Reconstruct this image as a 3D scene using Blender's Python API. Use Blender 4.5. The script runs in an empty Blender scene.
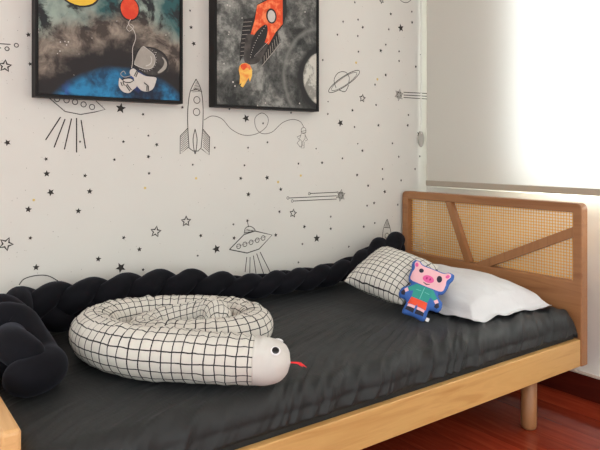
import bpy, bmesh, math, random
from mathutils import Vector, Matrix, noise
from mathutils.geometry import delaunay_2d_cdt
random.seed(7)
C = bpy.context.scene.collection
PI = math.pi

# ------------------------------------------------------------------ numbers of the place (metres)
WY = 2.19          # back wall plane (behind the bed)
WX = 2.408         # right wall plane (window wall)
EYE = 1.0
F = (math.cos(math.radians(53.9)), math.sin(math.radians(53.9)))
FOC = 617.0; HZ = 151.0

def plane_pt(px, py, Y):
    """photo measurement -> (x, z) on the upright plane y = Y"""
    u = (px-300)/FOC; v = (HZ-py)/FOC
    dx = F[0]+u*F[1]; dy = F[1]-u*F[0]
    d = Y/dy
    return dx*d, EYE+v*d, d/FOC

# ------------------------------------------------------------------ materials
def srgb(r, g, b):
    f = lambda c: (c/255/12.92) if c/255 <= .04045 else ((c/255+.055)/1.055)**2.4
    return (f(r), f(g), f(b), 1)

class NT:
    def __init__(s, name):
        s.m = bpy.data.materials.new(name); s.m.use_nodes = True
        s.t = s.m.node_tree; s.b = s.t.nodes['Principled BSDF']
        s.out = s.t.nodes['Material Output']
    def n(s, typ, **kw):
        nd = s.t.nodes.new(typ)
        for k, v in kw.items():
            if hasattr(nd, k) and not k.startswith('i_'): setattr(nd, k, v)
        return nd
    def l(s, a, b): s.t.links.new(a, b)
    def val(s, x): return x
    def math(s, op, a, b=None, c=None):
        nd = s.t.nodes.new('ShaderNodeMath'); nd.operation = op
        for i, x in enumerate((a, b, c)):
            if x is None: continue
            if isinstance(x, (int, float)): nd.inputs[i].default_value = x
            else: s.l(x, nd.inputs[i])
        return nd.outputs[0]
    def mix(s, fac, a, b, bt='MIX'):
        nd = s.t.nodes.new('ShaderNodeMix'); nd.data_type = 'RGBA'; nd.blend_type = bt
        for i, x in ((0, fac), (6, a), (7, b)):
            if isinstance(x, (int, float, tuple)): nd.inputs[i].default_value = x
            else: s.l(x, nd.inputs[i])
        return nd.outputs[2]
    def noise(s, scale, detail=3, rough=.5, vec=None, dist=0.0, dim='3D'):
        nd = s.t.nodes.new('ShaderNodeTexNoise'); nd.inputs['Scale'].default_value = scale
        nd.inputs['Detail'].default_value = detail; nd.inputs['Roughness'].default_value = rough
        nd.inputs['Distortion'].default_value = dist
        if vec is not None: s.l(vec, nd.inputs['Vector'])
        return nd.outputs['Fac']
    def ramp(s, fac, stops):
        nd = s.t.nodes.new('ShaderNodeValToRGB'); cr = nd.color_ramp
        while len(cr.elements) < len(stops): cr.elements.new(.5)
        for e, (p, c) in zip(cr.elements, stops): e.position = p; e.color = c
        s.l(fac, nd.inputs[0]); return nd.outputs[0]
    def coord(s, kind='Object', scale=(1, 1, 1), rot=(0, 0, 0)):
        tc = s.t.nodes.new('ShaderNodeTexCoord'); mp = s.t.nodes.new('ShaderNodeMapping')
        mp.inputs['Scale'].default_value = scale; mp.inputs['Rotation'].default_value = rot
        s.l(tc.outputs[kind], mp.inputs[0]); return mp.outputs[0]
    def bump(s, h, strength=.3, dist=.002):
        nd = s.t.nodes.new('ShaderNodeBump'); nd.inputs['Strength'].default_value = strength
        nd.inputs['Distance'].default_value = dist; s.l(h, nd.inputs['Height'])
        s.l(nd.outputs[0], s.b.inputs['Normal'])
    def set(s, col=None, rough=None, **kw):
        if col is not None:
            if isinstance(col, tuple): s.b.inputs['Base Color'].default_value = col
            else: s.l(col, s.b.inputs['Base Color'])
        if rough is not None: s.b.inputs['Roughness'].default_value = rough
        for k, v in kw.items(): s.b.inputs[k.replace('_', ' ')].default_value = v
        return s.m

def plain(name, col, rough=.6, var=.06, scale=40, bump=0, **kw):
    a = NT(name); f = a.noise(scale, 3, .6, a.coord())
    lo = tuple(c*(1-var) for c in col[:3])+(1,); hi = tuple(min(1, c*(1+var)) for c in col[:3])+(1,)
    a.set(a.mix(f, lo, hi), rough, **kw)
    if bump: a.bump(f, bump, .002)
    return a.m

def wood(name, c1, c2, c3, axis, rough=.42):
    a = NT(name)
    sc = {'x': (1.2, 14, 14), 'y': (14, 1.2, 14), 'z': (14, 14, 1.2)}[axis]
    v = a.coord('Object', sc)
    f1 = a.noise(1.6, 4, .55, v, 1.2); f2 = a.noise(9, 3, .6, v, .3)
    col = a.ramp(f1, [(.3, c1), (.5, c2), (.72, c3)])
    col = a.mix(a.math('MULTIPLY', f2, .25), col, c3)
    a.set(col, rough); a.bump(f2, .06, .001); return a.m

W1, W2, W3 = srgb(204, 158, 94), srgb(214, 170, 106), srgb(190, 140, 78)
wood_x = wood('beech_wood_along_bed', W1, W2, W3, 'x')
D1, D2, D3 = srgb(156, 106, 66), srgb(166, 116, 74), srgb(138, 90, 54)  # same beech as the rail, headboard's weaker light put into the colour
wood_y_shaded = wood('beech_wood_across_bed_shaded', D1, D2, D3, 'y')
wood_z_shaded = wood('beech_wood_upright_shaded', D1, D2, D3, 'z')
wood_foot = wood('beech_wood_footboard', srgb(212, 164, 106), srgb(222, 176, 118), srgb(198, 148, 92), 'y')

def mat_wall():
    a = NT('wallpaper_base'); f = a.noise(3, 2, .5, a.coord()); g = a.noise(900, 2, .7, a.coord())
    a.set(a.mix(f, srgb(215, 213, 205), srgb(219, 217, 209)), .85); a.bump(g, .12, .0008); return a.m
wallpaper = mat_wall()
ink = plain('wallpaper_dark_ink', srgb(48, 45, 40), .8, .1)
ink_soft = plain('wallpaper_thin_ink', srgb(98, 94, 86), .8, .1)
ink_dust = plain('wallpaper_pale_dots', srgb(166, 160, 148), .85, .05)
ink_yel = plain('wallpaper_yellow_ink', srgb(226, 200, 120), .8, .05)
paint_wall = plain('painted_wall', srgb(232, 229, 222), .8, .02, 6, .05)
ceil_m = plain('ceiling_paint', srgb(235, 232, 226), .9, .02, 6)

def mat_floor():
    a = NT('glossy_red_wood_floor')
    co = a.coord('Object')
    sep = a.n('ShaderNodeSeparateXYZ'); a.l(co, sep.inputs[0])
    bx = a.math('DIVIDE', sep.outputs[0], .14)
    idx = a.math('FLOOR', bx)
    edge = a.math('ABSOLUTE', a.math('SUBTRACT', a.math('FRACT', bx), .5))
    gap = a.math('GREATER_THAN', edge, .485)
    wn = a.n('ShaderNodeTexWhiteNoise'); wn.noise_dimensions = '1D'; a.l(idx, wn.inputs['W'])
    gr = a.noise(2.5, 4, .6, a.coord('Object', (16, 1.3, 1)), 1)
    col = a.ramp(gr, [(.3, srgb(136, 46, 26)), (.55, srgb(156, 60, 36)), (.75, srgb(170, 76, 48))])
    col = a.mix(a.math('MULTIPLY', wn.outputs[0], .4), col, srgb(84, 22, 14))
    col = a.mix(a.math('MULTIPLY', gap, .45), col, srgb(80, 24, 14))
    a.set(col, .11); a.b.inputs['Specular IOR Level'].default_value = .5
    a.bump(a.math('SUBTRACT', a.math('MULTIPLY', gr, .05), a.math('MULTIPLY', gap, .4)), .06, .001); return a.m
floor_m = mat_floor()
def mat_base():
    a = NT('dark_red_wood_baseboard'); f = a.noise(2, 4, .6, a.coord('Object', (14, 1.5, 14)), 1)
    a.set(a.ramp(f, [(.3, srgb(66, 20, 13)), (.7, srgb(84, 28, 18))]), .25); return a.m
base_m = mat_base()
base_edge = plain('baseboard_caulk_line', srgb(206, 188, 176), .6)

def mat_sheet():
    a = NT('charcoal_cotton_sheet')
    co = a.coord('Object'); g = a.noise(1100, 2, .7, co); f = a.noise(6, 4, .6, co)
    wr = a.noise(13, 5, .6, a.coord('Object', (1, .45, 1), (0, 0, .5)), .6)
    a.set(a.mix(f, srgb(31, 33, 33), srgb(39, 41, 40)), .56)
    a.b.inputs['Sheen Weight'].default_value = .06; a.b.inputs['Specular IOR Level'].default_value = .38; a.b.inputs['Sheen Roughness'].default_value = .5
    a.b.inputs['Sheen Tint'].default_value = srgb(190, 195, 205)
    a.bump(a.math('ADD', a.math('MULTIPLY', g, .03), wr), .28, .006); return a.m
sheet_m = mat_sheet()
def mat_velvet():
    a = NT('black_velvet'); f = a.noise(14, 4, .65, a.coord('Object'), .6); g = a.noise(300, 2, .6, a.coord())
    a.set(a.mix(f, srgb(13, 13, 17), srgb(21, 21, 27)), .9)
    a.b.inputs['Sheen Weight'].default_value = .12; a.b.inputs['Sheen Roughness'].default_value = .35
    a.b.inputs['Sheen Tint'].default_value = srgb(190, 196, 220)
    a.b.inputs['Specular IOR Level'].default_value = .15
    a.bump(a.math('ADD', f, a.math('MULTIPLY', g, .1)), .3, .004); return a.m
velvet = mat_velvet()

def mat_grid(name, cu, cv, lw, base=srgb(216, 213, 203), line=srgb(38, 38, 40)):
    a = NT(name)
    tc = a.n('ShaderNodeTexCoord'); sep = a.n('ShaderNodeSeparateXYZ')
    nz = a.n('ShaderNodeTexNoise'); nz.inputs['Scale'].default_value = 26; nz.inputs['Detail'].default_value = 2
    a.l(tc.outputs['Object'], nz.inputs['Vector'])
    wob = a.n('ShaderNodeVectorMath'); wob.operation = 'MULTIPLY_ADD'
    a.l(nz.outputs['Color'], wob.inputs[0]); wob.inputs[1].default_value = (.006, .006, 0)
    a.l(tc.outputs['UV'], wob.inputs[2]); a.l(wob.outputs[0], sep.inputs[0])
    def line_mask(o, c):
        fr = a.math('FRACT', a.math('DIVIDE', o, c))
        return a.math('LESS_THAN', fr, lw/c)
    m = a.math('MAXIMUM', line_mask(sep.outputs[0], cu), line_mask(sep.outputs[1], cv))
    f = a.noise(30, 4, .6, a.coord()); g = a.noise(700, 2, .7, a.coord())
    col = a.mix(m, a.mix(f, base, tuple(c*.96 for c in base[:3])+(1,)), line)
    a.set(col, .85); a.bump(a.math('ADD', f, a.math('MULTIPLY', g, .06)), .5, .005); return a.m
grid_snake = mat_grid('white_fabric_black_grid_of_snake', .0262, .0238, .0030)
grid_cushion = mat_grid('white_fabric_black_grid_of_cushion', .0226, .0226, .0028)
white_fab = plain('plain_white_fabric', srgb(211, 209, 202), .85, .03, 60, .25)
def mat_pillow():
    a = NT('white_cotton_pillowcase'); f = a.noise(9, 4, .55, a.coord('Object', (1.6, .7, 1), (0, 0, .4)), .9)
    a.set(srgb(209, 209, 209), .8); a.bump(f, .5, .012)
    a.b.inputs['Sheen Weight'].default_value = .1; return a.m
pillow_m = mat_pillow()
black_gloss = plain('black_button', srgb(14, 14, 16), .2)
white_gloss = plain('white_button', srgb(240, 240, 240), .3)
red_fab = plain('red_felt', srgb(226, 36, 40), .7)
blue_fab = plain('blue_plush_border', srgb(58, 102, 178), .8, .08, 60, .2)
pink_fab = plain('pink_printed_fabric', srgb(238, 186, 192), .8, .03)
hotpink = plain('bright_pink_printed_fabric', srgb(228, 96, 158), .8, .03)
dark_print = plain('dark_printed_fabric', srgb(42, 40, 56), .8, .05)
teal_fab = plain('teal_printed_fabric', srgb(46, 150, 138), .8, .06)
teal_line = plain('pale_teal_printed_line', srgb(120, 196, 186), .8, .06)
orange_fab = plain('red_orange_printed_fabric', srgb(232, 82, 52), .8, .05)
tagwhite = plain('white_tag_fabric', srgb(232, 230, 228), .8)
frame_m = plain('black_picture_frame', srgb(17, 15, 14), .55, **{'Specular_IOR_Level': .25})
pvc = plain('grey_plastic', srgb(168, 164, 154), .5)
chain_m = plain('white_plastic_beads', srgb(226, 224, 218), .4)
hem_m = plain('taupe_hem_bar', srgb(172, 162, 146), .7, .03, 30)
alu = plain('white_window_frame', srgb(228, 228, 226), .4)

def mat_blind():
    a = NT('translucent_blind_fabric'); t = a.t
    a.t.nodes.remove(a.b)
    d = a.n('ShaderNodeBsdfDiffuse'); tr = a.n('ShaderNodeBsdfTranslucent'); mx = a.n('ShaderNodeMixShader')
    g = a.noise(800, 2, .7, a.coord())
    a.l(a.mix(g, srgb(204, 200, 189), srgb(209, 205, 194)), d.inputs[0]); tr.inputs[0].default_value = srgb(238, 238, 236)
    mx.inputs[0].default_value = .10
    a.l(d.outputs[0], mx.inputs[1]); a.l(tr.outputs[0], mx.inputs[2]); a.l(mx.outputs[0], a.out.inputs[0])
    return a.m
blind_m = mat_blind()
def mat_clear(name, tint, refl):
    a = NT(name); a.t.nodes.remove(a.b)
    t = a.n('ShaderNodeBsdfTransparent'); g = a.n('ShaderNodeBsdfGlossy'); mx = a.n('ShaderNodeMixShader')
    t.inputs[0].default_value = tint; g.inputs['Roughness'].default_value = .02; mx.inputs[0].default_value = refl
    a.l(t.outputs[0], mx.inputs[1]); a.l(g.outputs[0], mx.inputs[2]); a.l(mx.outputs[0], a.out.inputs[0]); return a.m
glass = mat_clear('window_glass', (.96, .98, .97, 1), .04)
dim_sheet = mat_clear('grey_dimming_sheet', (.16, .16, .16, 1), .0)  # dark tint for the light-dimming sheet added in the window
def mat_cane():
    a = NT('woven_cane'); co = a.coord('Object', (1, 1, 1))
    w = a.noise(160, 2, .6, co); f = a.noise(8, 3, .5, co)
    a.set(a.mix(a.math('MULTIPLY', a.math('ADD', w, f), .5), srgb(220, 158, 78), srgb(242, 194, 108)), .5)
    a.b.inputs['Subsurface Weight'].default_value = 0
    a.bump(w, .4, .001); return a.m
cane_m = mat_cane()

# ------------------------------------------------------------------ mesh helpers
def link(name, me, mats, parent=None, smooth=False):
    o = bpy.data.objects.new(name, me)
    for m in (mats if isinstance(mats, (list, tuple)) else [mats]): me.materials.append(m)
    if smooth:
        for p in me.polygons: p.use_smooth = True
    C.objects.link(o)
    if parent is not None:
        o.parent = parent
    return o
def from_bm(name, bm, mats, parent=None, smooth=False):
    bmesh.ops.recalc_face_normals(bm, faces=bm.faces)
    me = bpy.data.meshes.new(name); bm.to_mesh(me); bm.free()
    return link(name, me, mats, parent, smooth)
def add_box(bm, x0, x1, y0, y1, z0, z1, bev=0, seg=3):
    g = bmesh.ops.create_cube(bm, size=1)
    bmesh.ops.scale(bm, vec=(x1-x0, y1-y0, z1-z0), verts=g['verts'])
    bmesh.ops.translate(bm, vec=((x0+x1)/2, (y0+y1)/2, (z0+z1)/2), verts=g['verts'])
    if bev:
        es = list({e for v in g['verts'] for e in v.link_edges})
        bmesh.ops.bevel(bm, geom=es, offset=bev, segments=seg, affect='EDGES', profile=.5)
def box(name, x0, x1, y0, y1, z0, z1, m, parent=None, bev=0, smooth=False):
    bm = bmesh.new(); add_box(bm, x0, x1, y0, y1, z0, z1, bev)
    return from_bm(name, bm, m, parent, smooth)
def tag(o, label=None, cat=None, group=None, kind=None):
    if label: o['label'] = label
    if cat: o['category'] = cat
    if group: o['group'] = group
    if kind: o['kind'] = kind
    return o
def empty(name, loc):
    o = bpy.data.objects.new(name, None); o.location = loc; o.empty_display_size = .05; C.objects.link(o)
    return o
def under(o, p):           # parent keeping world coordinates of the mesh data
    o.parent = p; o.matrix_parent_inverse = Matrix.Translation(-Vector(p.location)) ; return o

def catmull(P, n):
    """P list of tuples, returns n samples uniformly spaced in arc length of xyz"""
    P = [Vector(p) for p in P]
    def pt(i, t):
        p0 = P[max(i-1, 0)]; p1 = P[i]; p2 = P[i+1]; p3 = P[min(i+2, len(P)-1)]
        return .5*((2*p1)+(p2-p0)*t+(2*p0-5*p1+4*p2-p3)*t*t+(3*p1-p0-3*p2+p3)*t**3)
    return [pt(i, k/30) for i in range(len(P)-1) for k in range(30)]+[P[-1]]
def resample(pts, rad, n):
    L = [0]
    for a, b in zip(pts, pts[1:]): L.append(L[-1]+(b-a).length)
    T = L[-1]; out = []; ro = []; j = 0
    for k in range(n):
        s = T*k/(n-1)
        while j < len(L)-2 and L[j+1] < s: j += 1
        f = (s-L[j])/max(L[j+1]-L[j], 1e-9); f = min(max(f, 0), 1)
        out.append(pts[j].lerp(pts[j+1], f)); ro.append(rad[j]*(1-f)+rad[j+1]*f)
    return out, ro, T
def path4(P, n):
    """P of (x,y,z,r) -> centre points, radii, length"""
    cp = catmull([Vector((p[0], p[1], p[2])) for p in P], n)
    cr = catmull([Vector((p[3], 0, 0)) for p in P], n)
    return resample(cp, [c[0] for c in cr], n)
def tube_data(pts, rad, T, seg=28, caps=True, up=Vector((0, 0, 1)), disp=None, squash=1.0):
    """rings along a path; uv = metres along / around; hemispherical ends"""
    n = len(pts); rings = []
    cum = [T*k/(n-1) for k in range(n)]
    for k in range(n):
        t = (pts[min(k+1, n-1)]-pts[max(k-1, 0)]).normalized()
        s = t.cross(up).normalized(); u2 = s.cross(t).normalized()
        r = rad[k]
        if caps:
            for d in (cum[k], T-cum[k]):
                if d < rad[k]: r = min(r, math.sqrt(max(1e-7, rad[k]**2-(rad[k]-d)**2)))
        ring = []
        for j in range(seg):
            a = 2*PI*j/seg
            d = 0 if disp is None else disp(cum[k], a, pts[k])*min(1, r/rad[k])
            ring.append(pts[k]+(s*math.cos(a)+u2*math.sin(a)*squash)*(r+d))
        rings.append(ring)
    return rings, cum
def tube_mesh(name, rings, cum, rads, mats, parent=None, closed_ends=True, vr=None, smooth=True):
    seg = len(rings[0]); n = len(rings)
    vs = [v for r in rings for v in r]; fs = []; uv = []
    R = vr if vr else max(rads)
    for k in range(n-1):
        for j in range(seg):
            j2 = (j+1) % seg
            fs.append((k*seg+j, k*seg+j2, (k+1)*seg+j2, (k+1)*seg+j))
            v0 = 2*PI*R*j/seg; v1 = 2*PI*R*(j+1)/seg
            uv.append([(cum[k], v0), (cum[k], v1), (cum[k+1], v1), (cum[k+1], v0)])
    if closed_ends:
        fs.append(tuple(range(seg))); uv.append([(cum[0], 0)]*seg)
        fs.append(tuple((n-1)*seg+j for j in reversed(range(seg)))); uv.append([(cum[-1], 0)]*seg)
    me = bpy.data.meshes.new(name); me.from_pydata([tuple(v) for v in vs], [], fs)
    l = me.uv_layers.new(name='UVMap'); i = 0
    for q in uv:
        for c in q: l.data[i].uv = c; i += 1
    me.update()
    return link(name, me, mats, parent, smooth)

# ------------------------------------------------------------------ room
box('floor', -2.2, WX+.15, -2.6, WY+.1, -.06, 0, floor_m)['kind'] = 'structure'
box('ceiling', -2.2, WX+.15, -2.6, WY+.1, 2.6, 2.66, ceil_m)['kind'] = 'structure'

# -- back wall with its printed wallpaper (prints are flat faces of the same mesh)
bm = bmesh.new(); add_box(bm, -2.2, WX+.15, WY, WY+.1, 0, 2.6)
PY = WY-.0007
INK, SOFT, DUST, YEL = 1, 2, 3, 4
def poly(bm, pts, mi, y=None):
    y = PY if y is None else y
    vs = [bm.verts.new((p[0], y, p[1])) for p in pts]
    try:
        f = bm.faces.new(vs); f.material_index = mi; return f
    except ValueError: return None
def stroke(bm, pts, w, mi, y=None, closed=False):
    y = PY if y is None else y
    P = [Vector((p[0], p[1])) for p in pts]
    n = len(P)
    if closed: idx = list(range(n))+[0]
    else: idx = list(range(n))
    L = []
    if y is PY: w = w*1.2
    for k, i in enumerate(idx):
        if closed: a = P[(i-1) % n]; b = P[(i+1) % n]
        else: a = P[max(i-1, 0)]; b = P[min(i+1, n-1)]
        d = (b-a); d = d.normalized() if d.length > 1e-9 else Vector((1, 0)); nn = Vector((-d.y, d.x))*w/2
        L.append((bm.verts.new((P[i].x+nn.x, y, P[i].y+nn.y)), bm.verts.new((P[i].x-nn.x, y, P[i].y-nn.y))))
    for a, b in zip(L, L[1:]):
        f = bm.faces.new((a[0], b[0], b[1], a[1])); f.material_index = mi
def ell(cx, cz, a, b, rot=0, n=28, t0=0, t1=2*PI):
    c, s = math.cos(rot), math.sin(rot); out = []
    full = abs(t1-t0-2*PI) < 1e-6
    for k in range(n):
        t = t0+(t1-t0)*k/(n if full else n-1); x = a*math.cos(t); z = b*math.sin(t)
        out.append((cx+x*c-z*s, cz+x*s+z*c))
    return out
def star_pts(cx, cz, r, rot=0, inner=.42, k=5):
    return [(cx+(r if i % 2 == 0 else r*inner)*math.sin(rot+PI*i/k), cz+(r if i % 2 == 0 else r*inner)*math.cos(rot+PI*i/k)) for i in range(2*k)]
def star(px, py, rp, outline=False, k=5, rot=None):
    x, z, s = plane_pt(px, py, WY); r = rp*s*1.18
    rot = random.uniform(-.5, .5) if rot is None else rot
    if outline:
        stroke(bm, star_pts(x, z, r*.9, rot, .45, k), .0046, INK, closed=True)
    else:
        P = star_pts(x, z, r, rot, .45, k)
        c = bm.verts.new((x, PY, z)); vs = [bm.verts.new((p[0], PY, p[1])) for p in P]
        for i in range(len(vs)):
            f = bm.faces.new((c, vs[i], vs[(i+1) % len(vs)])); f.material_index = INK
crops = {
 (0, 0): [(85,104,7),(90,192,6),(362,325,14),(429,343,5),(370,425,5),(445,407,4),(470,434,6),(547,322,5),(570,32,4),(573,82,6),(581,131,7),(22,428,9),(240,425,4)],
 (180, 0): [(7,322,6),(148,327,4),(198,355,11),(249,370,4),(333,338,4),(104,443,4),(204,443,4),(262,427,4),(428,180,4),(472,104,4),(489,65,4),(524,7,4),(534,59,4),(548,82,5),(533,108,4),(535,155,4),(585,254,4),(588,315,4),(444,305,3),(443,342,4),(517,331,5),(481,369,10),(523,381,4),(533,431,3),(408,446,3)],
 (300, 0): [(272,42,5),(302,84,11),(335,35,4),(336,67,5),(266,88,4),(257,134,4),(242,152,6),(297,154,4),(297,183,4),(361,164,3),(347,200,5),(257,225,5),(224,254,5),(235,376,5),(325,345,4),(323,376,5),(277,430,4),(357,402,8)],
 (0, 140): [(138,57,6),(140,101,9),(152,157,10),(85,208,9),(91,294,6),(108,382,9),(445,50,6),(343,59,5),(255,107,6),(269,154,8),(235,213,8),(447,100,5),(578,74,4),(371,293,6),(418,328,7),(295,357,8),(362,383,14),(429,389,5),(593,347,4)],
 (150, 150): [(283,46,4),(272,85,6),(351,83,7),(392,118,6),(295,133,7),(445,41,4),(516,38,5),(577,25,4),(388,185,5),(250,223,4),(252,264,6),(152,257,6),(199,297,12),(144,317,5),(377,255,6),(463,230,6),(542,200,4),(542,236,5),(500,265,11),(457,282,4),(445,337,4),(596,290,4)],
 (280, 150): [(247,2,5),(231,75,5),(356,20,4),(419,19,4),(405,57,4),(307,57,4),(308,87,4),(264,107,5),(314,125,6),(363,91,4),(282,159,5),(261,167,4),(353,164,4),(251,230,5),(284,219,4)],
}
done = []
for (ox, oy), L in crops.items():
    for (a, b, r) in L:
        px, py = ox+a/3, oy+b/3
        if any(abs(px-q[0]) < 3 and abs(py-q[1]) < 3 for q in done): continue
        done.append((px, py)); star(px, py, r/3*(1.0 if r > 6 else .95))
for px, py, r in [(5, 66, 5.6), (6, 244, 6.2), (155.7, 231.7, 5.2), (186, 221.3, 5), (362.3, 98.3, 3.8), (293, 213.3, 4), (381.5, .8, 2.6)]:
    star(px, py, r, True)
for px, py in [(33.7, 200), (145, 188), (196, 178.3), (278, 182), (300.7, 175.6), (356, 62.7), (377.3, 79.3)]:
    x, z, s = plane_pt(px, py, WY); poly(bm, ell(x, z, 1.3*s, 1.3*s, n=10), YEL)
for i in range(330):
    px = random.uniform(-20, 418); py = random.uniform(0, 300); x, z, s = plane_pt(px, py, WY)
    poly(bm, ell(x, z, .0011, .0011, n=6), DUST if i % 3 else SOFT)
def wst(pts, w=.0026, mi=INK, closed=False): stroke(bm, [plane_pt(a, b, WY)[:2] for a, b in pts], w, mi, closed=closed)
def well(px, py, rp, w=.0024, mi=INK, n=20):
    x, z, s = plane_pt(px, py, WY); stroke(bm, ell(x, z, rp*s, rp*s, n=n), w, mi, closed=True)
def curve(pts, n=14):
    out = []
    P = [Vector((a, b, 0)) for a, b in pts]
    for v in catmull(P, n)[::5]: out.append((v.x, v.y))
    return out
# rocket beside the first picture
wst(curve([(196, 79), (190, 92), (187.6, 112), (188, 132), (189, 148)]))
wst(curve([(196, 79), (201, 90), (203, 108), (202.5, 130), (201, 148)]))
wst([(189, 148), (193, 151), (198, 151), (201, 148)])
wst([(191, 91), (196, 89), (202, 92)])
for k in range(7): wst([(192+k*.6, 92-k*1.6), (201-k*.45, 91-k*1.5)], .0016, SOFT)
well(196.8, 100, 3.4); well(196.5, 112, 3.6)
wst([(188, 128), (180.2, 136), (180, 154), (188.5, 147)]); wst([(202.6, 129), (209.6, 137), (209, 155), (201.5, 149)])
for k in range(8): wst([(181, 137+k*2), (188, 130+k*2.2)], .0018, SOFT); wst([(203, 131+k*2.2), (209, 138+k*2)], .0018, SOFT)
wst(curve([(195, 129), (193, 140), (195, 154), (197, 140), (195, 129)]))
# looping line to the small astronaut
wst(curve([(204, 120), (212, 116), (222, 119), (231, 129), (243, 135), (256, 134), (266, 127), (268, 118), (262, 113), (255, 118), (256, 128), (262, 133.5), (272, 132), (282, 123), (292, 119.5), (300, 121.5), (303.5, 127)]), .0022, SOFT)
well(303.5, 130.5, 3, .002, SOFT); wst([(301, 131.5), (306, 130.5), (306, 132.5), (301.2, 133.5), (301, 131.5)], .0018, SOFT)
wst([(301, 134), (299.5, 139), (302.5, 142), (305, 138.5), (305, 134)], .002, SOFT)
wst([(301, 135), (297, 137), (299, 139.5)], .002, SOFT); wst([(305, 135), (307.5, 140), (305, 141)], .002, SOFT)
wst([(299.5, 140), (297, 143), (300, 147), (303, 145.5), (301.5, 142)], .002, SOFT)
wst([(302, 142), (301, 148), (304, 148), (304, 142)], .002, SOFT)
# saucer half hidden by the first picture
wst([(48, 97), (65, 111.5), (80.5, 114.5), (95, 112), (105, 109.5), (96, 101)])
for a, b in [(57, 99), (66.5, 100.3), (75, 102), (83.5, 104.4), (92, 107)]: well(a, b, 2.6)
for a in [((60.5, 117), (45.5, 140)), ((65, 119), (54, 147.5)), ((71.5, 118.5), (64.3, 149.5)), ((76.5, 118), (76.5, 152.5)), ((81, 120), (85.5, 148.5))]: wst(a, .0034)
# saucer in the middle
wst([(229.3, 249.5), (244, 234.5), (255, 231), (272, 235), (259, 249), (247, 253), (229.3, 249.5)], .0034)
wst(curve([(244, 233.5), (245.5, 228), (250, 226.3), (254.5, 229), (255, 231.5)])); wst([(245, 231), (255, 230)], .002, SOFT); wst([(246, 229), (254, 231.5)], .002, SOFT)
wst([(244, 233), (255, 231)]); wst([(248.5, 227), (247.3, 221)]); star(247.3, 220.7, 1.7)
for a, b in [(238.6, 246.3), (244.8, 244.3), (251, 242.3), (257.2, 240.2), (263, 238)]: well(a, b, 2.3)
wst([(236, 247), (266, 236.5)], .0014, SOFT)
for a in [((246.7, 257), (245, 272)), ((250, 257), (249.7, 273)), ((253.3, 255.5), (256, 274)), ((256.5, 253.5), (264, 275)), ((260, 252), (270, 272))]: wst(a, .003)
# ringed planet
wst(curve([(336, 88), (334, 80), (338, 73), (345, 72), (349, 77), (348.6, 83)])); wst(curve([(339, 90), (345, 91.5), (348.6, 85)]))
x, z, s = plane_pt(344, 81.5, WY)
for k, q in ((1, .0026), (.82, .0018)):
    wst([(344+a, 81.5-b) for a, b in ell(0, 0, 18.6*k, 4.6*k, .60, 34)], q, closed=True)
# shooting stars
def shoot(px, py, r):
    for q in (1, .62): 
        x, z, s_ = plane_pt(px, py, WY); stroke(bm, star_pts(x, z, r*s_*q, .2, .5, 6), .003, INK if q == 1 else SOFT, closed=True)
    for k in range(-3, 4): wst([(px-2.2, py+k*.8), (px+2.2, py+k*.8-.6)], .0014, SOFT)
shoot(399, 95, 6)
for a, b in [(92.3, 93.5), (95, 96.3), (97.5, 99)]: wst([(403.5, a), (427, b)], .0032)
shoot(340.6, 195.4, 6)
for a in [((309.5, 193.5), (337, 192.2)), ((289, 198), (336.5, 195.8)), ((293.5, 201), (336.5, 199))]: wst(a, .0026)
for a in [(309.3, 193.6), (287.8, 198), (292.2, 201)]: well(a[0], a[1], 1.3, .0018)
wst([(-12, 43), (10.5, 44.4)]); wst([(-12, 47), (1, 48)]); well(16.3, 45.3, 1.9); well(7, 48.8, 1.9)
wst(curve([(19, 285), (24, 279), (36, 275.5), (48, 275.8), (58, 281)]), .0026)
# little rocket near the headboard
wst(curve([(387, 219), (383.5, 228), (382.4, 237), (382.8, 243)])); wst(curve([(387, 219), (390, 228), (391.2, 237), (391, 244)]))
wst([(384, 227.5), (390, 228)], .002); well(386.8, 235.6, 2.5)
for k in range(6): wst([(385+k*.2, 227-k*1.2), (389.5-k*.35, 227-k*1.2)], .002, SOFT)
wst(curve([(398, -3), (402, 1.6), (407, 2.6), (411, 0)]))
wb = from_bm('wall_back', bm, [wallpaper, ink, ink_soft, ink_dust, ink_yel]); wb['kind'] = 'structure'

# -- right wall with the window opening
WIN = dict(y0=-.75, y1=2.165, z0=.815, z1=2.25)
bm = bmesh.new(); T = .20
add_box(bm, WX, WX+T, WIN['y1'], WY+.1, 0, 2.6); add_box(bm, WX, WX+T, -2.6, WIN['y0'], 0, 2.6)
add_box(bm, WX, WX+T, WIN['y0'], WIN['y1'], 0, WIN['z0']); add_box(bm, WX, WX+T, WIN['y0'], WIN['y1'], WIN['z1'], 2.6)
from_bm('wall_right', bm, paint_wall)['kind'] = 'structure'
bm = bmesh.new(); add_box(bm, WX-.018, WX, -2.6, WY, 0, .098, .002, 1)
from_bm('baseboard_right', bm, base_m)['kind'] = 'structure'
box('trim_1', WX-.020, WX, -2.6, WY, .098, .103, base_edge)['kind'] = 'structure'
box('baseboard_back', -2.2, WX-.019, WY-.018, WY, 0, .098, base_m)['kind'] = 'structure'
w = empty('window_1', (WX+.1, .43, WIN['z0'])); w['kind'] = 'structure'
bm = bmesh.new(); y0, y1, z0, z1 = WIN['y0'], WIN['y1'], WIN['z0'], WIN['z1']; fx0, fx1 = WX+.09, WX+.13
add_box(bm, fx0, fx1, y0, y0+.045, z0, z1); add_box(bm, fx0, fx1, y1-.045, y1, z0, z1)
add_box(bm, fx0, fx1, y0, y1, z0, z0+.045); add_box(bm, fx0, fx1, y0, y1, z1-.045, z1); add_box(bm, fx0, fx1, .4, .45, z0, z1); add_box(bm, fx0, fx1, 1.60, 1.64, z0, z1)
under(from_bm('window_frame', bm, alu), w)
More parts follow.
